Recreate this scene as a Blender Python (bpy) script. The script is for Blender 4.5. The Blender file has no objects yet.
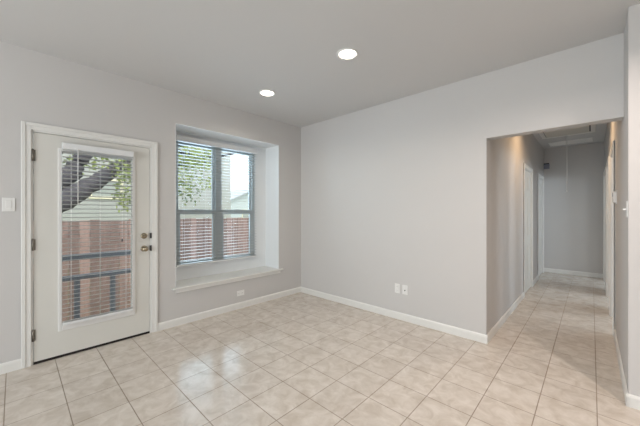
import bpy, bmesh, math, random
from mathutils import Vector, Matrix

# ------------------------------------------------------------------ camera, sky, big lights, exposure
scene = bpy.context.scene
COL = scene.collection
CAM_H = 1.333
cam_data = bpy.data.cameras.new('camera')
cam_data.sensor_fit = 'HORIZONTAL'
cam_data.sensor_width = 36.0
cam_data.lens = 36.0 * 288.0 / 640.0
cam_data.clip_start = 0.02
cam_data.clip_end = 300
cam_data.shift_y = -1.1 / 640.0
cam = bpy.data.objects.new('camera', cam_data)
cam.location = (0, 0, CAM_H)
cam.rotation_euler = (math.radians(90), 0, math.radians(43.3))
COL.objects.link(cam)
scene.camera = cam

scene.view_settings.view_transform = 'Standard'
scene.view_settings.look = 'None'
scene.view_settings.gamma = 1.0
scene.view_settings.use_curve_mapping = False
scene.view_settings.exposure = 0.0

world = bpy.data.worlds.new('sky')
scene.world = world
world.use_nodes = True
wn = world.node_tree
bg = wn.nodes['Background']
bg.inputs['Color'].default_value = (0.90, 0.955, 1.0, 1)
bg.inputs['Strength'].default_value = 2.6


def area(name, loc, rot, sx, sy, power, color=(1, 1, 1), shape='RECTANGLE', spread=None):
    ld = bpy.data.lights.new(name, 'AREA')
    ld.shape = shape
    ld.size = sx
    ld.size_y = sy
    ld.energy = power
    ld.color = color
    if spread:
        ld.spread = math.radians(spread)
    o = bpy.data.objects.new(name, ld)
    o.location = loc
    o.rotation_euler = rot
    COL.objects.link(o)
    return o


sun_data = bpy.data.lights.new('sun', 'SUN')
sun_data.energy = 2.4
sun_data.angle = math.radians(1.5)
sun_data.color = (1.0, 0.95, 0.85)
sun = bpy.data.objects.new('sun', sun_data)
sun.rotation_euler = Vector((-0.40, -0.42, -0.82)).to_track_quat('-Z', 'Y').to_euler()
COL.objects.link(sun)

R90 = math.radians(90)
# daylight through the big rear window and the rear side window of the room (behind the camera)
area('rear_window_daylight', (-1.0, -3.93, 1.35), (R90, 0, 0), 3.2, 2.1, 119, (0.90, 0.965, 1.0))
# added fill panel hanging in the yard, strengthens daylight through the bay window
area('bay_window_fill', (-5.0, 2.25, 1.90), (math.radians(84), 0, -R90), 1.5, 1.9, 105, (0.60, 0.80, 1.0))
# daylight from the windows of the room that opens off the hall
area('side_room_daylight', (2.9, 4.45, 1.78), (R90, 0, R90), 0.9, 0.7, 25, (0.80, 0.91, 1.0))
area('far_room_daylight', (2.9, 6.55, 1.78), (R90, 0, math.radians(84)), 0.9, 0.7, 50, (0.76, 0.89, 1.0))

# ------------------------------------------------------------------ materials


def mat_base(name):
    m = bpy.data.materials.new(name)
    m.use_nodes = True
    nt = m.node_tree
    return m, nt, nt.nodes['Principled BSDF']


def paint(name, col, rough=0.6, spec=0.3, metallic=0.0, noise=0.0, scale=12.0, bump=0.0, bump_scale=180.0):
    m, nt, b = mat_base(name)
    b.inputs['Roughness'].default_value = rough
    b.inputs['Metallic'].default_value = metallic
    b.inputs['Specular IOR Level'].default_value = spec
    b.inputs['Base Color'].default_value = (*col, 1)
    if noise or bump:
        tc = nt.nodes.new('ShaderNodeTexCoord')
    if noise:
        n = nt.nodes.new('ShaderNodeTexNoise')
        n.inputs['Scale'].default_value = scale
        n.inputs['Detail'].default_value = 4
        r = nt.nodes.new('ShaderNodeMixRGB')
        r.inputs['Color1'].default_value = (*[c * (1 - noise) for c in col], 1)
        r.inputs['Color2'].default_value = (*[min(1, c * (1 + noise)) for c in col], 1)
        nt.links.new(tc.outputs['Object'], n.inputs['Vector'])
        nt.links.new(n.outputs['Fac'], r.inputs['Fac'])
        nt.links.new(r.outputs['Color'], b.inputs['Base Color'])
    if bump:
        n2 = nt.nodes.new('ShaderNodeTexNoise')
        n2.inputs['Scale'].default_value = bump_scale
        n2.inputs['Detail'].default_value = 3
        bp = nt.nodes.new('ShaderNodeBump')
        bp.inputs['Strength'].default_value = bump
        bp.inputs['Distance'].default_value = 0.002
        nt.links.new(tc.outputs['Object'], n2.inputs['Vector'])
        nt.links.new(n2.outputs['Fac'], bp.inputs['Height'])
        nt.links.new(bp.outputs['Normal'], b.inputs['Normal'])
    return m


def emit(name, col, strength):
    m, nt, b = mat_base(name)
    b.inputs['Base Color'].default_value = (*col, 1)
    b.inputs['Emission Color'].default_value = (*col, 1)
    b.inputs['Emission Strength'].default_value = strength
    return m


def thin_glass(name):
    m = bpy.data.materials.new(name)
    m.use_nodes = True
    nt = m.node_tree
    nt.nodes.clear()
    out = nt.nodes.new('ShaderNodeOutputMaterial')
    tr = nt.nodes.new('ShaderNodeBsdfTransparent')
    tr.inputs['Color'].default_value = (0.94, 0.97, 0.96, 1)
    gl = nt.nodes.new('ShaderNodeBsdfGlossy')
    gl.inputs['Roughness'].default_value = 0.02
    fr = nt.nodes.new('ShaderNodeFresnel')
    fr.inputs['IOR'].default_value = 1.4
    mx = nt.nodes.new('ShaderNodeMixShader')
    nt.links.new(fr.outputs['Fac'], mx.inputs['Fac'])
    nt.links.new(tr.outputs['BSDF'], mx.inputs[1])
    nt.links.new(gl.outputs['BSDF'], mx.inputs[2])
    nt.links.new(mx.outputs['Shader'], out.inputs['Surface'])
    return m


TILE = 0.2985


def tile_mat():
    m, nt, b = mat_base('ceramic_tile')
    tc = nt.nodes.new('ShaderNodeTexCoord')
    mp = nt.nodes.new('ShaderNodeMapping')
    mp.inputs['Location'].default_value = (2.3605 + 20 * TILE, -0.551 + 20 * TILE, 0)
    br = nt.nodes.new('ShaderNodeTexBrick')
    br.offset = 0.0
    br.squash = 1.0
    br.inputs['Scale'].default_value = 1.0
    br.inputs['Brick Width'].default_value = TILE
    br.inputs['Row Height'].default_value = TILE
    br.inputs['Mortar Size'].default_value = 0.0032
    br.inputs['Mortar Smooth'].default_value = 0.25
    br.inputs['Bias'].default_value = 0.0
    br.inputs['Color1'].default_value = (0.645, 0.588, 0.532, 1)
    br.inputs['Color2'].default_value = (0.690, 0.635, 0.578, 1)
    br.inputs['Mortar'].default_value = (0.33, 0.27, 0.215, 1)
    nt.links.new(tc.outputs['Object'], mp.inputs['Vector'])
    nt.links.new(mp.outputs['Vector'], br.inputs['Vector'])
    n1 = nt.nodes.new('ShaderNodeTexNoise')
    n1.inputs['Scale'].default_value = 9.0
    n1.inputs['Detail'].default_value = 7
    n1.inputs['Roughness'].default_value = 0.62
    n1.inputs['Distortion'].default_value = 0.7
    nt.links.new(tc.outputs['Object'], n1.inputs['Vector'])
    cr = nt.nodes.new('ShaderNodeValToRGB')
    cr.color_ramp.elements[0].position = 0.34
    cr.color_ramp.elements[0].color = (0.835, 0.80, 0.755, 1)
    cr.color_ramp.elements[1].position = 0.66
    cr.color_ramp.elements[1].color = (1.06, 1.06, 1.055, 1)
    nt.links.new(n1.outputs['Fac'], cr.inputs['Fac'])
    mul = nt.nodes.new('ShaderNodeMixRGB')
    mul.blend_type = 'MULTIPLY'
    mul.inputs['Fac'].default_value = 1.0
    nt.links.new(br.outputs['Color'], mul.inputs['Color1'])
    nt.links.new(cr.outputs['Color'], mul.inputs['Color2'])
    nt.links.new(mul.outputs['Color'], b.inputs['Base Color'])
    rr = nt.nodes.new('ShaderNodeMapRange')
    rr.inputs['To Min'].default_value = 0.17
    rr.inputs['To Max'].default_value = 0.75
    nt.links.new(br.outputs['Fac'], rr.inputs['Value'])
    nt.links.new(rr.outputs['Result'], b.inputs['Roughness'])
    b.inputs['Specular IOR Level'].default_value = 0.5
    bp = nt.nodes.new('ShaderNodeBump')
    bp.invert = True
    bp.inputs['Strength'].default_value = 0.6
    bp.inputs['Distance'].default_value = 0.003
    nt.links.new(br.outputs['Fac'], bp.inputs['Height'])
    nt.links.new(bp.outputs['Normal'], b.inputs['Normal'])
    return m


def wood_fence_mat():
    m, nt, b = mat_base('stained_cedar')
    tc = nt.nodes.new('ShaderNodeTexCoord')
    mp = nt.nodes.new('ShaderNodeMapping')
    mp.inputs['Scale'].default_value = (9, 9, 1.1)
    n1 = nt.nodes.new('ShaderNodeTexNoise')
    n1.inputs['Scale'].default_value = 3.0
    n1.inputs['Detail'].default_value = 5
    nt.links.new(tc.outputs['Object'], mp.inputs['Vector'])
    nt.links.new(mp.outputs['Vector'], n1.inputs['Vector'])
    oi = nt.nodes.new('ShaderNodeAttribute')
    oi.attribute_name = 'board'
    add = nt.nodes.new('ShaderNodeMath')
    add.operation = 'ADD'
    nt.links.new(n1.outputs['Fac'], add.inputs[0])
    nt.links.new(oi.outputs['Fac'], add.inputs[1])
    cr = nt.nodes.new('ShaderNodeValToRGB')
    cr.color_ramp.elements[0].position = 0.25
    cr.color_ramp.elements[0].color = (0.20, 0.122, 0.106, 1)
    cr.color_ramp.elements[1].position = 0.95
    cr.color_ramp.elements[1].color = (0.42, 0.26, 0.225, 1)
    nt.links.new(add.outputs['Value'], cr.inputs['Fac'])
    nt.links.new(cr.outputs['Color'], b.inputs['Base Color'])
    b.inputs['Roughness'].default_value = 0.8
    return m


def siding_mat(name, col, pitch):
    m, nt, b = mat_base(name)
    tc = nt.nodes.new('ShaderNodeTexCoord')
    w = nt.nodes.new('ShaderNodeTexWave')
    w.wave_type = 'BANDS'
    w.bands_direction = 'Z'
    w.wave_profile = 'SAW'
    w.inputs['Scale'].default_value = 1.0 / pitch / 3.183 * math.pi / 2
    nt.links.new(tc.outputs['Object'], w.inputs['Vector'])
    bp = nt.nodes.new('ShaderNodeBump')
    bp.inputs['Distance'].default_value = 0.02
    bp.inputs['Strength'].default_value = 0.8
    nt.links.new(w.outputs['Fac'], bp.inputs['Height'])
    nt.links.new(bp.outputs['Normal'], b.inputs['Normal'])
    b.inputs['Base Color'].default_value = (*col, 1)
    b.inputs['Roughness'].default_value = 0.7
    return m


def leaf_mat():
    m, nt, b = mat_base('leaf')
    at = nt.nodes.new('ShaderNodeAttribute')
    at.attribute_name = 'tone'
    cr = nt.nodes.new('ShaderNodeValToRGB')
    cr.color_ramp.elements[0].color = (0.09, 0.13, 0.055, 1)
    cr.color_ramp.elements[1].color = (0.55, 0.60, 0.21, 1)
    nt.links.new(at.outputs['Fac'], cr.inputs['Fac'])
    nt.links.new(cr.outputs['Color'], b.inputs['Base Color'])
    b.inputs['Roughness'].default_value = 0.55
    tl = nt.nodes.new('ShaderNodeBsdfTranslucent')
    nt.links.new(cr.outputs['Color'], tl.inputs['Color'])
    mx = nt.nodes.new('ShaderNodeMixShader')
    mx.inputs['Fac'].default_value = 0.4
    out = nt.nodes['Material Output']
    nt.links.new(b.outputs['BSDF'], mx.inputs[1])
    nt.links.new(tl.outputs['BSDF'], mx.inputs[2])
    nt.links.new(mx.outputs['Shader'], out.inputs['Surface'])
    return m


M = {}
M['wall'] = paint('wall_paint', (0.605, 0.588, 0.574), 0.75, 0.2, noise=0.012, scale=3, bump=0.12, bump_scale=160)
M['ceiling'] = paint('ceiling_paint', (0.64, 0.635, 0.63), 0.85, 0.15, bump=0.12, bump_scale=140)
M['trim'] = paint('white_trim_enamel', (0.78, 0.77, 0.74), 0.38, 0.4)
M['reveal'] = paint('white_reveal_paint', (0.81, 0.83, 0.84), 0.6, 0.3)
M['door'] = paint('cream_door_enamel', (0.70, 0.685, 0.64), 0.42, 0.4)
M['white_plastic'] = paint('white_plastic', (0.80, 0.79, 0.77), 0.35, 0.5)
M['slat'] = paint('white_slat', (0.54, 0.55, 0.55), 0.45, 0.4)
M['valance'] = paint('white_valance', (0.78, 0.79, 0.79), 0.45, 0.4)
M['vinyl'] = paint('grey_vinyl_frame', (0.52, 0.55, 0.55), 0.5, 0.4)
M['glass'] = thin_glass('clear_glass')
M['nickel'] = paint('satin_nickel', (0.36, 0.31, 0.23), 0.25, 0.5, metallic=1.0)
M['hinge'] = paint('hinge_steel', (0.24, 0.22, 0.19), 0.4, 0.5, metallic=1.0)
M['dark'] = paint('dark_rubber', (0.025, 0.02, 0.018), 0.8, 0.2)
M['darkslot'] = paint('dark_socket', (0.06, 0.06, 0.06), 0.6, 0.3)
M['cord'] = paint('white_cord', (0.75, 0.75, 0.73), 0.7, 0.2)
M['tile'] = tile_mat()
M['lens'] = emit('lamp_lens', (1.0, 0.93, 0.82), 9.0)
M['fence'] = wood_fence_mat()
M['bark'] = paint('tree_bark', (0.085, 0.075, 0.085), 0.9, 0.2, noise=0.45, scale=9, bump=0.6, bump_scale=24)
M['leaf'] = leaf_mat()
M['lawn'] = paint('lawn', (0.16, 0.19, 0.08), 0.9, 0.1, noise=0.4, scale=5)
M['deck'] = paint('deck_concrete', (0.34, 0.33, 0.31), 0.85, 0.2, noise=0.1, scale=8)
M['railing'] = paint('blue_grey_railing_paint', (0.115, 0.118, 0.135), 0.5, 0.4)
M['siding'] = siding_mat('pale_siding', (0.47, 0.455, 0.44), 0.15)
M['siding_b'] = siding_mat('grey_siding', (0.60, 0.63, 0.66), 0.16)
M['roof'] = paint('shingle_roof', (0.42, 0.43, 0.46), 0.9, 0.1, noise=0.2, scale=6)
M['house_trim'] = paint('cream_house_trim', (0.78, 0.70, 0.52), 0.6, 0.3)
M['house_glass'] = paint('house_window_glass', (0.35, 0.36, 0.34), 0.1, 0.5)
M['thermo_dark'] = paint('blue_grey_plastic', (0.26, 0.27, 0.34), 0.4, 0.4)
M['dark_plastic'] = paint('black_plastic', (0.018, 0.018, 0.025), 0.45, 0.4)
M['hatch'] = paint('hatch_panel_paint', (0.62, 0.60, 0.55), 0.6, 0.3)

# ------------------------------------------------------------------ mesh helpers (all bmesh work in world coordinates)


def B(bm, x0, x1, y0, y1, z0, z1, bev=0.0, seg=2):
    """add one box, optionally with rounded edges"""
    x0, x1 = sorted((x0, x1)); y0, y1 = sorted((y0, y1)); z0, z1 = sorted((z0, z1))
    t = bmesh.new()
    bmesh.ops.create_cube(t, size=1.0)
    for v in t.verts:
        v.co = Vector(((x0 + x1) / 2 + v.co.x * (x1 - x0), (y0 + y1) / 2 + v.co.y * (y1 - y0), (z0 + z1) / 2 + v.co.z * (z1 - z0)))
    if bev:
        bev = min(bev, 0.45 * min(x1 - x0, y1 - y0, z1 - z0))
        bmesh.ops.bevel(t, geom=t.edges[:], offset=bev, segments=seg, affect='EDGES', profile=0.5)
    me = bpy.data.meshes.new('tmp')
    t.to_mesh(me)
    t.free()
    bm.from_mesh(me)
    bpy.data.meshes.remove(me)
    return bm


def box(*a, **k):
    return B(bmesh.new(), *a, **k)


def lathe(bm, profile, origin, axis, seg=28):
    """revolve (radius, along-axis) pairs"""
    axis = Vector(axis).normalized()
    u = axis.orthogonal().normalized()
    w = axis.cross(u)
    o = Vector(origin)
    rings = []
    for r, a in profile:
        if r < 1e-6:
            rings.append([bm.verts.new(o + axis * a)])
        else:
            rings.append([bm.verts.new(o + axis * a + (u * math.cos(2 * math.pi * k / seg) + w * math.sin(2 * math.pi * k / seg)) * r) for k in range(seg)])
    for p, q in zip(rings, rings[1:]):
        for k in range(seg):
            l = (k + 1) % seg
            if len(p) == 1 and len(q) == 1:
                continue
            if len(p) == 1:
                f = bm.faces.new((p[0], q[l], q[k]))
            elif len(q) == 1:
                f = bm.faces.new((p[k], p[l], q[0]))
            else:
                f = bm.faces.new((p[k], p[l], q[l], q[k]))
            f.smooth = True
    bmesh.ops.recalc_face_normals(bm, faces=bm.faces[:])
    return bm


def tube(bm, pts, radii, seg=8):
    pts = [Vector(p) for p in pts]
    if not hasattr(radii, '__len__'):
        radii = [radii] * len(pts)
    rings = []
    for i, p in enumerate(pts):
        d = (pts[min(i + 1, len(pts) - 1)] - pts[max(i - 1, 0)]).normalized()
        ref = Vector((0, 0, 1)) if abs(d.z) < 0.9 else Vector((1, 0, 0))
        u = d.cross(ref).normalized()
        w = d.cross(u).normalized()
        rings.append([bm.verts.new(p + (u * math.cos(2 * math.pi * k / seg) + w * math.sin(2 * math.pi * k / seg)) * radii[i]) for k in range(seg)])
    for p, q in zip(rings, rings[1:]):
        for k in range(seg):
            l = (k + 1) % seg
            f = bm.faces.new((p[k], p[l], q[l], q[k]))
            f.smooth = True
    bm.faces.new(rings[0][::-1])
    bm.faces.new(rings[-1])
    return bm


def sweep_profile(bm, prof, p0, p1, out, up=(0, 0, 1)):
    """extrude a 2-D profile (out, up) along p0->p1"""
    out = Vector(out); up = Vector(up); p0 = Vector(p0); p1 = Vector(p1)
    a = [bm.verts.new(p0 + out * u + up * v) for u, v in prof]
    b = [bm.verts.new(p1 + out * u + up * v) for u, v in prof]
    n = len(prof)
    for i in range(n):
        j = (i + 1) % n
        bm.faces.new((a[i], a[j], b[j], b[i]))
    bm.faces.new(a[::-1]); bm.faces.new(b)
    bmesh.ops.recalc_face_normals(bm, faces=bm.faces[:])
    return bm


def world_origin(o):
    v = Vector((0, 0, 0))
    while o is not None:
        v += o.location
        o = o.parent
    return v


def obj(name, bm, m, parent=None, origin=None):
    """one mesh object; its mesh is stored relative to its own origin"""
    if origin is None:
        origin = world_origin(parent)
    origin = Vector(origin)
    bmesh.ops.translate(bm, verts=bm.verts[:], vec=-origin)
    me = bpy.data.meshes.new(name)
    bm.to_mesh(me)
    bm.free()
    me.materials.append(M[m])
    o = bpy.data.objects.new(name, me)
    if parent is not None:
        o.parent = parent
        o.location = origin - world_origin(parent)
    else:
        o.location = origin
    COL.objects.link(o)
    return o


def tag(o, label, cat, group=None, kind=None):
    o['label'] = label
    o['category'] = cat
    if group:
        o['group'] = group
    if kind:
        o['kind'] = kind
    return o


def thing(name, loc, label, cat, group=None, kind=None):
    o = bpy.data.objects.new(name, None)
    o.empty_display_size = 0.1
    o.location = loc
    COL.objects.link(o)
    return tag(o, label, cat, group, kind)


def struct(name, bm, m, label, cat, origin=(0, 0, 0)):
    return tag(obj(name, bm, m, None, origin), label, cat, None, 'structure')


def copy_tree(o, parent=None):
    c = o.copy()
    COL.objects.link(c)
    c.parent = parent
    for ch in list(o.children):
        copy_tree(ch, c)
    return c


# ------------------------------------------------------------------ room dimensions (metres)
XA = -3.534          # left wall face
YB = 3.281           # back wall face
XL, XR = -0.775, 0.185   # hall side wall faces
YE = 8.12            # hall end wall face
YC = 2.893           # face of the wall right of the hall mouth
H = 2.74
XO, YR = 3.0, -4.0   # outer right wall, rear wall
WT = 0.12
HEAD = 2.080

# floor and ceiling
struct('floor', box(XA - 0.10, XO + 0.12, YR - 0.12, YE + 0.12, -0.12, 0.0), 'tile',
       'beige square ceramic tile floor running through room and hall', 'floor')
struct('ceiling', box(XA - 0.14, XO + 0.12, YR - 0.12, YE + 0.12, H, H + 0.12), 'ceiling',
       'plain pale grey painted ceiling with recessed lights', 'ceiling')

# left wall: door hole and deep window bay
DY0, DY1, DZ = 0.100, 1.036, 2.046
WY0, WY1, WZ0, WZ1 = 1.296, 2.811, 0.425, 2.365
XBAY = -3.870
XIN = XA - 0.14
bm = bmesh.new()
B(bm, XIN, XA, YR, DY0, 0, H)
B(bm, XIN, XA, DY0, DY1, DZ, H)
LT = 0.005
B(bm, XIN, XA, DY1, WY0 - LT, 0, H)
B(bm, XIN, XA, WY0 - LT, WY1 + LT, 0, WZ0)
B(bm, XIN, XA, WY0 - LT, WY1 + LT, WZ1 + LT, H)
B(bm, XIN, XA, WY1 + LT, YB + WT, 0, H)
# the bay's outer shell
B(bm, XBAY, XIN, WY0 - 0.06, WY0 - LT, WZ0 - 0.06, WZ1 + 0.06)
B(bm, XBAY, XIN, WY1 + LT, WY1 + 0.06, WZ0 - 0.06, WZ1 + 0.06)
B(bm, XBAY, XIN, WY0 - LT, WY1 + LT, WZ1 + LT, WZ1 + 0.06)
B(bm, XBAY, XIN, WY0 - LT, WY1 + LT, WZ0 - 0.06, WZ0)
struct('wall_left', bm, 'wall', 'warm grey painted wall holding the glazed door and deep window', 'wall')

FY0, FY1, FZ0, FZ1 = 1.395, 2.605, 0.626, 2.325      # window hole in the bay's back
bm = bmesh.new()
B(bm, XBAY - 0.12, XBAY, WY0 - 0.06, FY0, WZ0 - 0.06, WZ1 + 0.06)
B(bm, XBAY - 0.12, XBAY, FY1, WY1 + 0.06, WZ0 - 0.06, WZ1 + 0.06)
B(bm, XBAY - 0.12, XBAY, FY0, FY1, WZ0 - 0.06, FZ0)
B(bm, XBAY - 0.12, XBAY, FY0, FY1, FZ1, WZ1 + 0.06)
struct('wall_bay', bm, 'reveal', 'pale wall at the back of the window recess', 'wall')
bm = bmesh.new()
B(bm, XBAY, XA + 0.001, WY0 - LT, WY0, WZ0, WZ1 + LT)
B(bm, XBAY, XA + 0.001, WY1, WY1 + LT, WZ0, WZ1 + LT)
B(bm, XBAY, XA + 0.001, WY0, WY1, WZ1, WZ1 + LT)
struct('trim_reveal', bm, 'reveal', 'pale painted top and side faces of the deep window recess', 'trim')

# back wall with the hall opening
bm = bmesh.new()
B(bm, XIN, XL, YB, YB + WT, 0, H)
B(bm, XL, XR, YB, YB + WT, HEAD, H)
struct('wall_back', bm, 'wall', 'pale grey wall with the hall opening at its right end', 'wall')

# hall left wall with two door holes
L1A, L1B, L2A, L2B, HD = 5.50, 6.28, 7.13, 7.93, 2.035
bm = bmesh.new()
B(bm, XL - WT, XL, YB + WT, L1A, 0, H)
B(bm, XL - WT, XL, L1A, L1B, HD, H)
B(bm, XL - WT, XL, L1B, L2A, 0, H)
B(bm, XL - WT, XL, L2A, L2B, HD, H)
B(bm, XL - WT, XL, L2B, YE, 0, H)
struct('wall_hall', bm, 'wall', 'left side wall of the hall with two white doors', 'wall')

# right wall: two open doorways, and a third added to light the end wall
R1A, R1B, R2A, R2B = 4.45, 5.23, 5.62, 6.40
R3A, R3B = 6.95, 7.83
bm = bmesh.new()
B(bm, XR, XR + WT, YC + WT, R1A, 0, H)
B(bm, XR, XR + WT, R1A, R1B, HD, H)
B(bm, XR, XR + WT, R1B, R2A, 0, H)
B(bm, XR, XR + WT, R2A, R2B, HD, H)
B(bm, XR, XR + WT, R2B, R3A, 0, H)
B(bm, XR, XR + WT, R3A, R3B, HD, H)
B(bm, XR, XR + WT, R3B, YE, 0, H)
struct('wall_right', bm, 'wall', 'right side wall of the hall with three open doorways', 'wall')
struct('wall_front', box(XR, XO, YC, YC + WT, 0, H), 'wall',
       'bright wall end at the right edge of the photo, facing the camera', 'wall')
struct('wall_end', box(XL - WT, XO, YE, YE + WT, 0, H), 'wall', 'grey wall closing the far end of the hall', 'wall')

# walls behind the camera and of the side rooms
bm = bmesh.new()
B(bm, XIN, -2.6, YR - WT, YR, 0, H)
B(bm, -2.6, 0.6, YR - WT, YR, 0, 0.30)
B(bm, -2.6, 0.6, YR - WT, YR, 2.40, H)
B(bm, 0.6, XO + WT, YR - WT, YR, 0, H)
struct('wall_rear', bm, 'wall', 'wall with a wide window behind the camera', 'wall')
bm = bmesh.new()
B(bm, XO, XO + WT, YR, YE + WT, 0, 0.5)
B(bm, XO, XO + WT, 3.95, 7.05, 0.5, 1.35)
B(bm, XO, XO + WT, YR, YE + WT, 2.2, H)
for a, b in ((YR, 3.95), (4.95, 6.05), (7.05, YE + WT)):
    B(bm, XO, XO + WT, a, b, 0.5, 2.2)
struct('wall_outer', bm, 'wall', 'outer side wall beyond the rooms on the right', 'wall')

# ------------------------------------------------------------------ baseboards
BB = [(0, 0), (0.013, 0), (0.013, 0.066), (0.010, 0.078), (0.004, 0.086), (0, 0.086)]


def baseboard(name, p0, p1, out, label):
    struct(name, sweep_profile(bmesh.new(), BB, (*p0, 0.0), (*p1, 0.0), (*out, 0)), 'trim', label, 'baseboard')


baseboard('baseboard_entry', (XA, YR), (XA, 0.039), (1, 0), 'white baseboard left of the glazed door')
baseboard('baseboard_left', (XA, 1.094), (XA, YB), (1, 0), 'white baseboard under the deep window')
baseboard('baseboard_back', (XA, YB), (XL + 0.013, YB), (0, -1), 'white baseboard along the pale back wall')
baseboard('baseboard_hall', (XL, YB), (XL, L1A - 0.062), (1, 0), 'white baseboard along the near left side of the hall')
baseboard('baseboard_hall_middle', (XL, L1B + 0.062), (XL, L2A - 0.062), (1, 0), 'short white baseboard between the two hall doors')
baseboard('baseboard_end', (XL, YE), (XR, YE), (0, -1), 'white baseboard on the hall end wall')
baseboard('baseboard_right', (XR, YC - 0.013), (XR, R1A - 0.062), (-1, 0), 'white baseboard along the near right side of the hall')
baseboard('baseboard_right_middle', (XR, R1B + 0.062), (XR, R2A - 0.062), (-1, 0), 'short white baseboard between the right hall doorways')
baseboard('baseboard_right_far', (XR, R2B + 0.062), (XR, R3A - 0.062), (-1, 0), 'white baseboard at the far right of the hall')
baseboard('baseboard_right_corner', (XR, R3B + 0.062), (XR, YE), (-1, 0), 'short white baseboard in the far right corner of the hall')
baseboard('baseboard_front', (XR - 0.013, YC), (XO, YC), (0, -1), 'white baseboard turning the corner at the right edge')

# ------------------------------------------------------------------ casings (architraves)


def casing(name, label, wall_x, out, y0, y1, z1, w=0.060, depth_in=0.14, jamb=0.012):
    """casing with a stepped face on a wall normal to X, plus the jamb lining"""
    bm = bmesh.new()
    def strip(ya, yb, za, zb):
        B(bm, wall_x, wall_x + out * 0.012, ya, yb, za, zb, bev=0.003)
    strip(y0 - w, y0, 0, z1 + w)
    strip(y1, y1 + w, 0, z1 + w)
    strip(y0, y1, z1, z1 + w)
    # raised outer band
    B(bm, wall_x, wall_x + out * 0.018, y0 - w, y0 - w * 0.55, 0, z1 + w, bev=0.004)
    B(bm, wall_x, wall_x + out * 0.018, y1 + w * 0.55, y1 + w, 0, z1 + w, bev=0.004)
    B(bm, wall_x, wall_x + out * 0.018, y0 - w * 0.55, y1 + w * 0.55, z1 + w * 0.55, z1 + w, bev=0.004)
    # jamb lining
    xb = wall_x - out * depth_in
    B(bm, xb, wall_x, y0, y0 + jamb, 0, z1)
    B(bm, xb, wall_x, y1 - jamb, y1, 0, z1)
    B(bm, xb, wall_x, y0 + jamb, y1 - jamb, z1 - jamb, z1)
    return struct(name, bm, 'trim', label, 'trim', origin=(wall_x, (y0 + y1) / 2, 0))


cas = casing('trim_1', 'white casing around the glazed exterior door', XA, 1, DY0, DY1, DZ, w=0.061)
for z in (0.935, 1.073):
    obj('strike_plate', box(XA - 0.008, XA + 0.0135, DY1 - 0.0135, DY1 + 0.002, z - 0.03, z + 0.03, bev=0.002), 'darkslot', cas)
casing('trim_2', 'white casing around the first door on the left of the hall', XL, 1, L1A, L1B, HD, depth_in=WT)
casing('trim_3', 'white casing around the far door on the left of the hall', XL, 1, L2A, L2B, HD, depth_in=WT)
casing('trim_4', 'white casing around the nearer open doorway on the right', XR, -1, R1A, R1B, HD, depth_in=WT)
casing('trim_5', 'white casing around the middle open doorway on the right', XR, -1, R2A, R2B, HD, depth_in=WT)
casing('trim_6', 'white casing around the farthest open doorway on the right', XR, -1, R3A, R3B, HD, depth_in=WT)

# ------------------------------------------------------------------ glazed exterior door
SX1 = XA - 0.006; SX0 = SX1 - 0.044
SY0, SY1, SZ0, SZ1 = DY0 + 0.015, DY1 - 0.015, 0.022, DZ - 0.016
GY0, GY1, GZ0, GZ1 = 0.300, 0.853, 0.297, 1.892
door = thing('door_1', (SX0, SY0, 0), 'cream exterior door with a tall glass panel', 'door', kind='structure')
bm = bmesh.new()
B(bm, SX0, SX1, SY0, GY0, SZ0, SZ1)
B(bm, SX0, SX1, GY1, SY1, SZ0, SZ1)
B(bm, SX0, SX1, GY0, GY1, SZ0, GZ0)
B(bm, SX0, SX1, GY0, GY1, GZ1, SZ1)
bmesh.ops.remove_doubles(bm, verts=bm.verts[:], dist=1e-5)
obj('door_slab', bm, 'door', door)
bm = bmesh.new()
fx0, fx1 = SX1, SX1 + 0.012
for a in ((GY0 - 0.028, GY0, GZ0 - 0.055, GZ1 + 0.024), (GY1, GY1 + 0.028, GZ0 - 0.055, GZ1 + 0.024),
          (GY0, GY1, GZ0 - 0.055, GZ0), (GY0, GY1, GZ1, GZ1 + 0.024)):
    B(bm, fx0, fx1, *a, bev=0.004)
obj('glass_frame', bm, 'white_plastic', door)
obj('glass_pane', box(SX0 + 0.018, SX0 + 0.024, GY0, GY1, GZ0, GZ1), 'glass', door)
obj('door_sweep', box(SX0 + 0.004, SX1 + 0.002, SY0, SY1, 0.003, SZ0), 'dark', door)
for z in (0.256, 1.046, 1.827):
    bm = bmesh.new()
    tube(bm, [(XA + 0.004, SY0 - 0.005, z - 0.05), (XA + 0.004, SY0 - 0.005, z + 0.05)], 0.0075, 10)
    lathe(bm, [(0, 0), (0.005, 0), (0.005, 0.004), (0, 0.007)], (XA + 0.004, SY0 - 0.005, z + 0.05), (0, 0, 1), 10)
    B(bm, SX1 - 0.001, SX1 + 0.0015, SY0 - 0.003, SY0 + 0.012, z - 0.048, z + 0.048)
    obj('hinge', bm, 'hinge', door)
KY = 0.966
k = obj('door_knob', lathe(bmesh.new(), [(0, 0), (0.012, 0), (0.012, 0.028), (0.020, 0.034), (0.0265, 0.044), (0.028, 0.054), (0.0245, 0.064), (0.014, 0.070), (0, 0.071)], (SX1 + 0.004, KY, 0.935), (1, 0, 0)), 'nickel', door)
obj('rosette', lathe(bmesh.new(), [(0, 0), (0.033, 0), (0.033, 0.003), (0.028, 0.007), (0.013, 0.009), (0, 0.009)], (SX1, KY, 0.935), (1, 0, 0)), 'nickel', k)
d = obj('deadbolt', lathe(bmesh.new(), [(0, 0), (0.032, 0), (0.032, 0.006), (0.027, 0.012), (0.012, 0.014), (0, 0.014)], (SX1, KY, 1.073), (1, 0, 0)), 'nickel', door)
obj('thumb_turn', box(SX1 + 0.012, SX1 + 0.030, KY - 0.006, KY + 0.006, 1.073 - 0.019, 1.073 + 0.019, bev=0.003), 'nickel', d)

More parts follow.
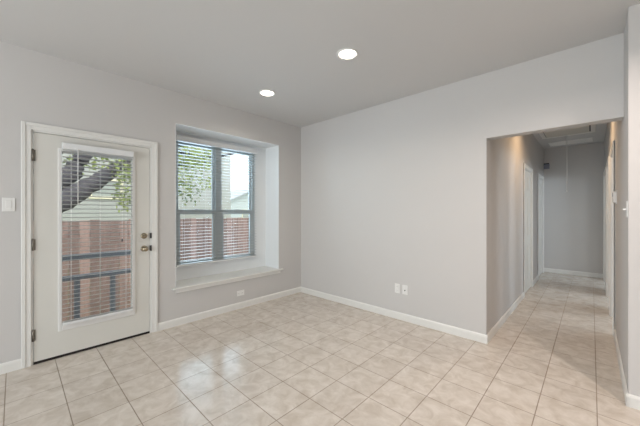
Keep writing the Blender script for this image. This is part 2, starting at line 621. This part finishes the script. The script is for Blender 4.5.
# threshold under the door
struct('trim_threshold', box(XIN - 0.01, XA - 0.004, DY0 + 0.013, DY1 - 0.013, 0, 0.0028), 'dark',
       'dark threshold strip below the glazed door', 'threshold')


# ------------------------------------------------------------------ venetian blinds
def slat(bm, xc, w, y0, y1, z, tilt, t=0.002, crown=0.002):
    """one slightly crowned slat across Y; tilt about its length"""
    n = 4
    prof = []
    for i in range(n + 1):
        s = -0.5 + i / n
        prof.append((s * w, crown * (1 - 4 * s * s)))
    full = prof + [(u, v - t) for u, v in reversed(prof)]
    ca, sa = math.cos(tilt), math.sin(tilt)
    full = [(u * ca - v * sa, u * sa + v * ca) for u, v in full]
    a = [bm.verts.new((xc + u, y0, z + v)) for u, v in full]
    b = [bm.verts.new((xc + u, y1, z + v)) for u, v in full]
    m = len(full)
    for i in range(m):
        j = (i + 1) % m
        bm.faces.new((a[i], b[i], b[j], a[j]))
    bm.faces.new(a); bm.faces.new(b[::-1])


def blind(name, label, xc, w, y0, y1, z0, z1, pitch, valance_h, valance_d, tilt, cords, wand=None, lift=None, brackets=False):
    t = thing(name, (xc, (y0 + y1) / 2, z0), label, 'blind')
    bm = bmesh.new()
    B(bm, xc - valance_d / 2 + 0.008, xc + valance_d / 2 - 0.012, y0 + 0.012, y1 - 0.012, z1 - valance_h + 0.012, z1 - 0.004)
    obj('headrail', bm, 'slat', t)
    bm = bmesh.new()
    B(bm, xc + valance_d / 2 - 0.012, xc + valance_d / 2, y0 - 0.006, y1 + 0.006, z1 - valance_h, z1, bev=0.004)
    B(bm, xc - valance_d / 2 + 0.010, xc + valance_d / 2 - 0.012, y0 - 0.006, y0 + 0.004, z1 - valance_h, z1)
    B(bm, xc - valance_d / 2 + 0.010, xc + valance_d / 2 - 0.012, y1 - 0.004, y1 + 0.006, z1 - valance_h, z1)
    obj('valance', bm, 'valance', t)
    bm = bmesh.new()
    z = z0 + 0.034
    while z < z1 - valance_h + 0.004:
        slat(bm, xc, w, y0, y1, z, tilt)
        z += pitch
    bmesh.ops.recalc_face_normals(bm, faces=bm.faces[:])
    obj('slat_panel', bm, 'slat', t)
    obj('bottom_rail', box(xc - w / 2, xc + w / 2, y0, y1, z0, z0 + 0.024, bev=0.004), 'valance', t)
    for y in cords:
        bm = bmesh.new()
        for s in (-1, 1):
            tube(bm, [(xc + s * (w / 2 + 0.0012), y, z0 + 0.010), (xc + s * (w / 2 + 0.0012), y, z1 - valance_h + 0.02)], 0.0011, 5)
        obj('ladder_cord', bm, 'cord', t)
    if wand:
        y, zb = wand
        wd = obj('tilt_wand', tube(bmesh.new(), [(xc + w / 2 + 0.012, y, zb), (xc + w / 2 + 0.012, y, z1 - valance_h + 0.012)], 0.0042, 8), 'cord', t)
    if lift:
        y, zb = lift
        lc = obj('lift_cord', tube(bmesh.new(), [(xc + w / 2 + 0.010, y, zb), (xc + w / 2 + 0.010, y, z1 - valance_h + 0.012)], 0.0014, 6), 'cord', t)
        obj('cord_tassel', lathe(bmesh.new(), [(0, 0), (0.006, 0.002), (0.0075, 0.014), (0.004, 0.030), (0, 0.032)], (xc + w / 2 + 0.010, y, zb - 0.03), (0, 0, 1), 10), 'dark_plastic', lc)
    if brackets:
        for y in (y0 - 0.004, y1 + 0.004):
            obj('hold_down_bracket', box(xc - w / 2 - 0.001, xc + 0.006, y - 0.008, y + 0.008, z0 - 0.026, z0 - 0.008, bev=0.002), 'hinge', t)
    return t


DBX = SX1 + 0.012 + 0.027
blind('venetian_blind', 'narrow white slatted blind mounted on the glazed door', DBX, 0.038, GY0 + 0.002, GY1 - 0.004, GZ0 + 0.004, 1.962, 0.0395, 0.058, 0.052,
      math.radians(9), (0.36, 0.577, 0.79), wand=(0.405, 1.40), lift=(0.752, 1.06))
blind('venetian_blind', 'wide white slatted blind hung in the deep window recess', XBAY + 0.034, 0.046, 1.408, 2.598, 0.628, 2.312, 0.0415, 0.074, 0.062,
      math.radians(1), (1.50, 1.80, 2.20, 2.50))

# ------------------------------------------------------------------ window in the bay
win = thing('window_1', (XBAY - 0.06, 2.0, FZ0), 'twin single-hung grey framed window behind the white blind', 'window', kind='structure')
wx0, wx1 = XBAY - 0.085, XBAY - 0.012
bm = bmesh.new()
fw = 0.042
B(bm, wx0, wx1, FY0, FY0 + fw, FZ0, FZ1); B(bm, wx0, wx1, FY1 - fw, FY1, FZ0, FZ1)
B(bm, wx0, wx1, FY0 + fw, FY1 - fw, FZ0, FZ0 + 0.018); B(bm, wx0, wx1, FY0 + fw, FY1 - fw, FZ1 - fw, FZ1)
obj('window_frame', bm, 'vinyl', win)
obj('mullion', box(wx0, wx1 + 0.004, 1.958, 2.042, FZ0 + 0.018, FZ1 - fw, bev=0.004), 'vinyl', win)
for (a, b) in ((FY0 + fw, 1.958), (2.042, FY1 - fw)):
    for (za, zb, xa, s) in ((FZ0 + 0.018, 1.362, wx1 - 0.032, 0.040), (1.300, FZ1 - fw, wx0 + 0.006, 0.030)):
        xb = xa + 0.028
        bm = bmesh.new()
        B(bm, xa, xb, a, a + s, za, zb, bev=0.003); B(bm, xa, xb, b - s, b, za, zb, bev=0.003)
        B(bm, xa, xb, a + s, b - s, za, za + s - 0.006, bev=0.003); B(bm, xa, xb, a + s, b - s, zb - 0.058, zb, bev=0.003)
        sash = obj('sash', bm, 'vinyl', win)
        obj('glass_pane', box(xa + 0.011, xa + 0.016, a + s, b - s, za + s - 0.006, zb - 0.058), 'glass', sash)
    lk = obj('sash_lock', box(wx1 - 0.03, wx1 + 0.004, (a + b) / 2 - 0.03, (a + b) / 2 + 0.03, 1.362, 1.376, bev=0.004), 'vinyl', win)

# window stool with apron
sill = thing('trim_stool', (XA, 2.05, 0.38), 'white window stool and apron under the deep window', 'window sill', kind='structure')
bm = bmesh.new()
B(bm, XA - 0.0, XA + 0.046, 1.246, 2.876, 0.427, 0.450, bev=0.008, seg=3)
B(bm, XBAY, XA + 0.010, WY0, WY1, WZ0 + 0.001, 0.450)
obj('stool_board', bm, 'trim', sill)
obj('apron', box(XA, XA + 0.020, 1.290, 2.836, 0.384, 0.428, bev=0.005), 'trim', sill)

# ------------------------------------------------------------------ hall doors on the left


def hall_door(name, label, y0, y1, hinge_near=True):
    x1 = XL - 0.008; x0 = x1 - 0.036
    ya, yb, za, zb = y0 + 0.015, y1 - 0.015, 0.010, HD - 0.015
    t = thing(name, (x0, ya, 0), label, 'door', kind='structure')
    bm = bmesh.new()
    B(bm, x0, x1, ya, yb, za, zb)
    # six raised panels
    w = (yb - ya)
    for u0, u1 in ((0.13, 0.45), (0.55, 0.87)):
        for v0, v1 in ((0.10, 0.38), (0.46, 0.78), (0.84, 0.95)):
            B(bm, x1 - 0.002, x1 + 0.005, ya + w * u0, ya + w * u1, za + (zb - za) * v0, za + (zb - za) * v1, bev=0.004)
    obj('door_slab', bm, 'door', t)
    hy = ya - 0.004 if hinge_near else yb + 0.004
    for z in (0.22, 1.03, 1.82):
        obj('hinge', tube(bmesh.new(), [(XL + 0.004, hy, z - 0.045), (XL + 0.004, hy, z + 0.045)], 0.007, 8), 'hinge', t)


hall_door('door_2', 'white closed door with dark hinges, first on the hall left', L1A, L1B)
hall_door('door_3', 'white closed door at the far left end of the hall', L2A, L2B)

# ------------------------------------------------------------------ recessed lights
LIGHTS = [((-1.581, 2.035), 'round recessed ceiling light, the nearer of the two', 4.0),
          ((-2.791, 2.052), 'round recessed ceiling light, the one closer to the window', 4.0),
          ((-0.371, 2.045), 'round recessed ceiling light above the hall mouth', 9.0),
          ((0.84, 2.045), 'round recessed ceiling light near the right wall end', 21.0),
          ((-0.30, 4.90), 'round recessed hall ceiling light behind the opening header', 8.0)]
first = None
for (x, y), lab, power in LIGHTS:
    if first is None:
        first = thing('recessed_light', (x, y, H), lab, 'ceiling light', 'recessed ceiling lights')
        obj('trim_ring', lathe(bmesh.new(), [(0.098, 0.0), (0.098, -0.004), (0.090, -0.009), (0.078, -0.007), (0.074, -0.001)], (x, y, H), (0, 0, 1), 40), 'white_plastic', first)
        obj('lens', lathe(bmesh.new(), [(0.0755, -0.002), (0.070, -0.005), (0, -0.006)], (x, y, H), (0, 0, 1), 40), 'lens', first)
        o = first
    else:
        o = copy_tree(first)
        o.location = (x, y, H)
        o['label'] = lab
    warm = (1.0, 0.66, 0.36) if y > 4 else (1.0, 0.94, 0.80) if x < -1 else (1.0, 0.86, 0.78)
    area('downlight', (x, y, H - 0.02), (0, 0, 0), 0.13, 0.13, power, warm, 'DISK', spread=150 if y < 4 else 150)

# ------------------------------------------------------------------ switches, outlets, wall boxes


def plate(bm, axis, face, u0, u1, z0, z1, out, t=0.006):
    if axis == 'x':
        B(bm, face, face + out * t, u0, u1, z0, z1, bev=0.003)
    else:
        B(bm, u0, u1, face, face + out * t, z0, z1, bev=0.003)
    return bm


sw = thing('light_switch', (XA, -0.033, 1.337), 'white switch plate left of the glazed door', 'light switch')
obj('cover_plate', plate(bmesh.new(), 'x', XA, -0.070, 0.005, 1.337, 1.452, 1), 'white_plastic', sw)
obj('rocker', box(XA + 0.005, XA + 0.0085, -0.050, -0.016, 1.361, 1.428, bev=0.002), 'white_plastic', sw)

o1 = thing('wall_outlet', (XA, 2.145, 0.17), 'white horizontal outlet plate under the deep window', 'outlet')
obj('cover_plate', plate(bmesh.new(), 'x', XA, 2.085, 2.203, 0.175, 0.247, 1), 'white_plastic', o1)
for y in (2.118, 2.170):
    r = obj('receptacle', box(XA + 0.005, XA + 0.009, y - 0.017, y + 0.017, 0.195, 0.227, bev=0.0018), 'white_plastic', o1)
    bm = bmesh.new()
    for dz in (-0.006, 0.006):
        B(bm, XA + 0.0085, XA + 0.0093, y - 0.006, y + 0.002, 0.211 + dz - 0.001, 0.211 + dz + 0.001)
    B(bm, XA + 0.0085, XA + 0.0093, y + 0.008, y + 0.012, 0.209, 0.213)
    obj('slot', bm, 'darkslot', r)

o2 = thing('wall_outlet', (-1.762, YB, 0.32), 'white upright duplex outlet on the back wall, left of a jack plate', 'outlet')
obj('cover_plate', plate(bmesh.new(), 'y', YB, -1.797, -1.727, 0.322, 0.437, -1), 'white_plastic', o2)
for z in (0.355, 0.404):
    r = obj('receptacle', box(-1.778, -1.746, YB - 0.009, YB - 0.005, z - 0.016, z + 0.016, bev=0.0018), 'white_plastic', o2)
    bm = bmesh.new()
    for dx in (-0.006, 0.006):
        B(bm, -1.762 + dx - 0.001, -1.762 + dx + 0.001, YB - 0.0093, YB - 0.0085, z - 0.002, z + 0.006)
    B(bm, -1.764, -1.760, YB - 0.0093, YB - 0.0085, z - 0.011, z - 0.007)
    obj('slot', bm, 'darkslot', r)
o3 = thing('wall_jack', (-1.660, YB, 0.32), 'white upright jack plate on the back wall, right of the outlet', 'wall jack')
obj('cover_plate', plate(bmesh.new(), 'y', YB, -1.695, -1.625, 0.322, 0.437, -1), 'white_plastic', o3)
obj('coax_jack', lathe(bmesh.new(), [(0, 0), (0.008, 0), (0.008, 0.004), (0.005, 0.004), (0.005, 0.011), (0, 0.011)], (-1.660, YB - 0.005, 0.372), (0, -1, 0), 14), 'darkslot', o3)

th = thing('thermostat', (XR, 4.16, 1.42), 'small white control box on the right hall wall before a doorway', 'thermostat')
obj('body', box(XR - 0.028, XR - 0.004, 4.10, 4.215, 1.425, 1.540, bev=0.008, seg=3), 'white_plastic', th)
obj('back_plate', box(XR - 0.006, XR, 4.092, 4.223, 1.416, 1.554, bev=0.002), 'white_plastic', th)
obj('screen', box(XR - 0.0292, XR - 0.027, 4.125, 4.19, 1.487, 1.527, bev=0.0005), 'thermo_dark', th)

s2 = thing('light_switch', (XR, 2.965, 1.29), 'white toggle switch plate at the corner of the right wall', 'light switch')
obj('cover_plate', plate(bmesh.new(), 'x', XR, 2.915, 2.990, 1.295, 1.410, -1), 'white_plastic', s2)
obj('toggle', box(XR - 0.024, XR - 0.004, 2.947, 2.957, 1.345, 1.357, bev=0.002), 'white_plastic', s2)

ch = thing('wall_box', (-0.75, YE, 2.28), 'small dark-edged box high on the hall end wall, left corner', 'wall box')
obj('cover', box(-0.772, -0.672, YE - 0.040, YE - 0.012, 2.285, 2.388, bev=0.004), 'thermo_dark', ch)
obj('housing', box(XL + 0.001, -0.680, YE - 0.030, YE, 2.290, 2.412, bev=0.004), 'dark_plastic', ch)

# ------------------------------------------------------------------ hall ceiling: attic hatch, cord, vent
HX0, HX1, HY0, HY1 = -0.680, 0.050, 5.50, 6.93
ha = thing('attic_hatch', (-0.315, 6.2, H), 'pale framed attic hatch in the hall ceiling', 'attic hatch')
bm = bmesh.new()
tw = 0.058
for a in ((HX0, HX0 + tw, HY0, HY1), (HX1 - tw, HX1, HY0, HY1), (HX0 + tw, HX1 - tw, HY0, HY0 + tw), (HX0 + tw, HX1 - tw, HY1 - tw, HY1)):
    B(bm, *a, H - 0.020, H, bev=0.005)
obj('hatch_frame', bm, 'trim', ha)
obj('hatch_gap_shade', box(HX0 + tw, HX1 - tw, HY0 + tw, HY1 - tw, H - 0.004, H), 'darkslot', ha)  # dark sheet above the panel, stands in for shade in the gaps
obj('hatch_panel', box(HX0 + tw + 0.010, HX1 - tw - 0.018, HY0 + tw + 0.006, HY1 - tw - 0.004, H - 0.014, H - 0.004), 'hatch', ha)
CX, CY = -0.322, 6.84
pc = thing('pull_cord', (CX, CY, 1.70), 'thin white pull cord hanging from the attic hatch', 'pull cord')
obj('cord', tube(bmesh.new(), [(CX, CY, 1.72), (CX + 0.002, CY, 2.2), (CX, CY, H - 0.010)], 0.0045, 8), 'cord', pc)
obj('cord_knob', lathe(bmesh.new(), [(0, 0), (0.007, 0.003), (0.010, 0.014), (0.006, 0.028), (0, 0.031)], (CX, CY, 1.693), (0, 0, 1), 12), 'white_plastic', pc)

VX0, VX1, VY0, VY1 = -0.640, 0.020, 7.46, 7.86
ve = thing('ceiling_vent', (-0.31, 7.66, H), 'white louvred return vent at the far end of the hall ceiling', 'vent')
bm = bmesh.new()
for a in ((VX0, VX0 + 0.03, VY0, VY1), (VX1 - 0.03, VX1, VY0, VY1), (VX0 + 0.03, VX1 - 0.03, VY0, VY0 + 0.03), (VX0 + 0.03, VX1 - 0.03, VY1 - 0.03, VY1)):
    B(bm, *a, H - 0.012, H, bev=0.003)
obj('vent_frame', bm, 'white_plastic', ve)
bm = bmesh.new()
n = 14
for i in range(n):
    y = VY0 + 0.036 + (VY1 - VY0 - 0.072) * (i + 0.5) / n
    sweep_profile(bm, [(-0.010, -0.0015), (0.010, -0.0105), (0.010, -0.009), (-0.010, 0.0)], (VX0 + 0.03, y, H), (VX1 - 0.03, y, H), (0, 1, 0))
obj('slat_panel', bm, 'white_plastic', ve)

# ------------------------------------------------------------------ outside
GZ = -0.60
struct('ground', box(-60, XIN - 0.01, -30, 50, GZ - 0.2, GZ), 'lawn', 'grassy ground outside the windows', 'ground')
struct('porch', box(-4.62, XIN - 0.012, -0.6, 1.22, GZ, -0.13), 'deck', 'small grey porch outside the glazed door', 'porch')

rl = thing('porch_railing', (-4.5, 0.5, -0.13), 'blue-grey railing with two rails outside the door glass', 'railing')
for zc, hh in ((0.79, 0.034), (0.548, 0.026)):
    obj('rail', box(-4.53, -4.47, -0.58, 1.20, zc - hh, zc + hh, bev=0.006), 'railing', rl)
for y in (-0.55, 1.17):
    obj('post', box(-4.535, -4.465, y - 0.035, y + 0.035, -0.13, 0.83, bev=0.005), 'railing', rl)
for y in (0.16, 0.516, 0.87):
    obj('baluster', box(-4.52, -4.48, y - 0.028, y + 0.028, -0.13, 0.525, bev=0.004), 'railing', rl)

# cedar fence
FX = -6.2
fe = thing('wood_fence', (FX, 3.0, GZ), 'reddish brown board fence across the yard outside', 'fence')
random.seed(4)
bm = bmesh.new()
tone = []
y = -5.0
while y < 14.0:
    top = 1.19 + random.uniform(-0.012, 0.012)
    n0 = len(bm.faces)
    B(bm, FX - 0.010 + random.uniform(-.003, .003), FX + 0.010, y + 0.003, y + 0.137, GZ + 0.02, top)
    tv = random.uniform(-0.30, 0.26)
    bm.faces.ensure_lookup_table()
    tone += [tv] * (len(bm.faces) - n0)
    y += 0.140
p = obj('board_panel', bm, 'fence', fe)
at = p.data.attributes.new('board', 'FLOAT', 'FACE')
at.data.foreach_set('value', tone)
for z in (-0.25, 0.95):
    q = obj('rail', box(FX - 0.055, FX - 0.012, -5.0, 14.0, z - 0.045, z + 0.045), 'fence', fe)
for i in range(8):
    obj('post', box(FX - 0.150, FX - 0.058, -4.8 + i * 2.4, -4.7 + i * 2.4, GZ, 1.15), 'fence', fe)

# tree beyond the fence
tr = thing('shade_tree', (-7.6, -0.9, GZ), 'dark leaning shade tree with leafy branches beyond the fence', 'tree')
bm = bmesh.new()


def limb(pts, radii, jit=0.02):
    P = []
    Rr = []
    pts = [Vector(p) for p in pts]
    for i in range(len(pts) - 1):
        for s in range(4):
            f = s / 4
            P.append(pts[i].lerp(pts[i + 1], f) + Vector((random.uniform(-jit, jit), random.uniform(-jit, jit), random.uniform(-jit, jit))))
            Rr.append(radii[i] * (1 - f) + radii[i + 1] * f)
    P.append(pts[-1]); Rr.append(radii[-1])
    tube(bm, P, Rr, 9)


limb([(-7.7, -1.15, GZ - 0.1), (-7.65, -0.75, 0.5), (-7.6, -0.15, 1.05), (-7.5, 0.35, 1.38)], [0.30, 0.26, 0.24, 0.23])
limb([(-7.5, 0.30, 1.36), (-7.5, 0.80, 1.66), (-7.5, 1.12, 1.92), (-7.5, 1.50, 2.28), (-7.5, 1.95, 2.50), (-7.4, 2.55, 2.85), (-7.3, 3.3, 3.3)], [0.23, 0.19, 0.155, 0.13, 0.115, 0.10, 0.06])
limb([(-7.6, -0.15, 1.10), (-7.6, 0.45, 1.78), (-7.6, 0.80, 2.15), (-7.6, 1.05, 2.65), (-7.6, 1.35, 3.3)], [0.21, 0.19, 0.17, 0.13, 0.07])
limb([(-7.65, -0.55, 0.75), (-7.9, -0.25, 1.7), (-7.9, 0.25, 2.25), (-7.9, 0.62, 2.62), (-7.9, 1.2, 3.2)], [0.18, 0.15, 0.11, 0.09, 0.05])
limb([(-7.5, 1.95, 2.50), (-7.6, 2.4, 2.40), (-7.6, 3.0, 2.55), (-7.4, 3.9, 2.75)], [0.06, 0.045, 0.03, 0.018])
limb([(-7.4, 2.55, 2.85), (-7.2, 3.3, 2.7), (-7.1, 4.2, 2.95), (-7.0, 5.0, 2.9)], [0.05, 0.04, 0.025, 0.015])
obj('trunk', bm, 'bark', tr)

bm = bmesh.new()
tones = []


def leaves(center, rad, n, size, lo=0.15, hi=1.0):
    c = Vector(center)
    for _ in range(n):
        while True:
            v = Vector((random.uniform(-1, 1), random.uniform(-1, 1), random.uniform(-1, 1)))
            if v.length < 1:
                break
        p = c + Vector((v.x * rad[0], v.y * rad[1], v.z * rad[2]))
        a = Vector((random.uniform(-1, 1), random.uniform(-1, 1), random.uniform(-1.2, 0.4))).normalized()
        b = a.orthogonal().normalized()
        b.rotate(Matrix.Rotation(random.uniform(0, 6.28), 3, a))
        s = size * random.uniform(0.7, 1.3)
        v0 = bm.verts.new(p); v1 = bm.verts.new(p + a * s * 0.5 + b * s * 0.26)
        v2 = bm.verts.new(p + a * s); v3 = bm.verts.new(p + a * s * 0.5 - b * s * 0.26)
        bm.faces.new((v0, v1, v2, v3))
        tones.append(random.uniform(lo, hi))


leaves((-7.3, 1.62, 2.30), (0.35, 0.28, 0.32), 230, 0.10, 0.2, 0.9)
leaves((-7.3, 1.64, 1.75), (0.35, 0.24, 0.40), 190, 0.10, 0.1, 0.8)
leaves((-7.8, 1.15, 2.55), (0.4, 0.45, 0.30), 170, 0.10)
leaves((-7.9, 0.75, 2.25), (0.4, 0.40, 0.22), 70, 0.09)
leaves((-7.2, 3.15, 2.80), (0.5, 0.52, 0.42), 620, 0.10, 0.35, 1.0)
leaves((-7.2, 2.85, 2.20), (0.35, 0.26, 0.45), 230, 0.095, 0.15, 0.85)
leaves((-7.2, 3.38, 2.25), (0.30, 0.20, 0.40), 110, 0.09, 0.25, 0.9)
leaves((-7.2, 2.95, 1.80), (0.30, 0.32, 0.30), 90, 0.085, 0.0, 0.5)
leaves((-7.4, 2.35, 3.05), (0.6, 0.6, 0.45), 320, 0.11)
leaves((-7.2, 3.85, 3.35), (0.5, 0.55, 0.28), 200, 0.10, 0.3, 1.0)
lv = obj('foliage', bm, 'leaf', tr)
at = lv.data.attributes.new('tone', 'FLOAT', 'FACE')
at.data.foreach_set('value', tones)


# neighbouring houses
def house(name, label, x0, x1, y0, y1, eave, ridge, wall_m, windows):
    t = thing(name, ((x0 + x1) / 2, (y0 + y1) / 2, GZ), label, 'house')
    w = obj('wall', box(x0, x1, y0, y1, GZ, eave), wall_m, t)
    # gable end facing the camera: ridge runs along X
    ym = (y0 + y1) / 2
    bm = bmesh.new()
    sl = (ridge - eave) / (ym - y0)
    e = 0.35
    prof = [(y0 - e, eave - e * sl), (ym, ridge), (y1 + e, eave - e * sl), (y1 + e, eave - e * sl + 0.18), (ym, ridge + 0.18), (y0 - e, eave - e * sl + 0.18)]
    a = [bm.verts.new((x0 - e, u, v)) for u, v in prof]
    b = [bm.verts.new((x1 + e, u, v)) for u, v in prof]
    for i in range(6):
        j = (i + 1) % 6
        bm.faces.new((a[i], a[j], b[j], b[i]))
    for q in (a, b):
        bm.faces.new((q[0], q[1], q[4], q[5])); bm.faces.new((q[1], q[2], q[3], q[4]))
    bmesh.ops.recalc_face_normals(bm, faces=bm.faces[:])
    obj('roof', bm, 'roof', t)
    bm = bmesh.new()
    a = [bm.verts.new((x1, u, v)) for u, v in ((y0, eave), (y1, eave), (ym, ridge))]
    b = [bm.verts.new((x1 - 0.1, u, v)) for u, v in ((y0, eave), (y1, eave), (ym, ridge))]
    bm.faces.new(a); bm.faces.new(b[::-1])
    for i in range(3):
        bm.faces.new((a[i], b[i], b[(i + 1) % 3], a[(i + 1) % 3]))
    bmesh.ops.recalc_face_normals(bm, faces=bm.faces[:])
    obj('gable', bm, wall_m, t)
    for (ya, yb, za, zb) in windows:
        bm = bmesh.new()
        for q in ((ya - 0.09, ya, za - 0.09, zb + 0.09), (yb, yb + 0.09, za - 0.09, zb + 0.09), (ya, yb, za - 0.09, za), (ya, yb, zb, zb + 0.09)):
            B(bm, x1, x1 + 0.05, *q)
        f = obj('window', bm, 'house_trim', t)
        obj('pane', box(x1, x1 + 0.02, ya, yb, za, zb), 'house_glass', f)
    return t


house('house', 'large pale house with siding close behind the fence', -20.0, -13.0, -7.0, 7.35, 5.6, 8.6, 'siding', [(1.9, 2.75, 1.9, 2.45), (-2.5, -1.5, 1.2, 2.4)])
house('house', 'low pale gabled house far off in the right window pane', -38.0, -30.0, 15.2, 25.0, 1.9, 4.0, 'siding_b', [(18.5, 19.8, 0.6, 1.5)])
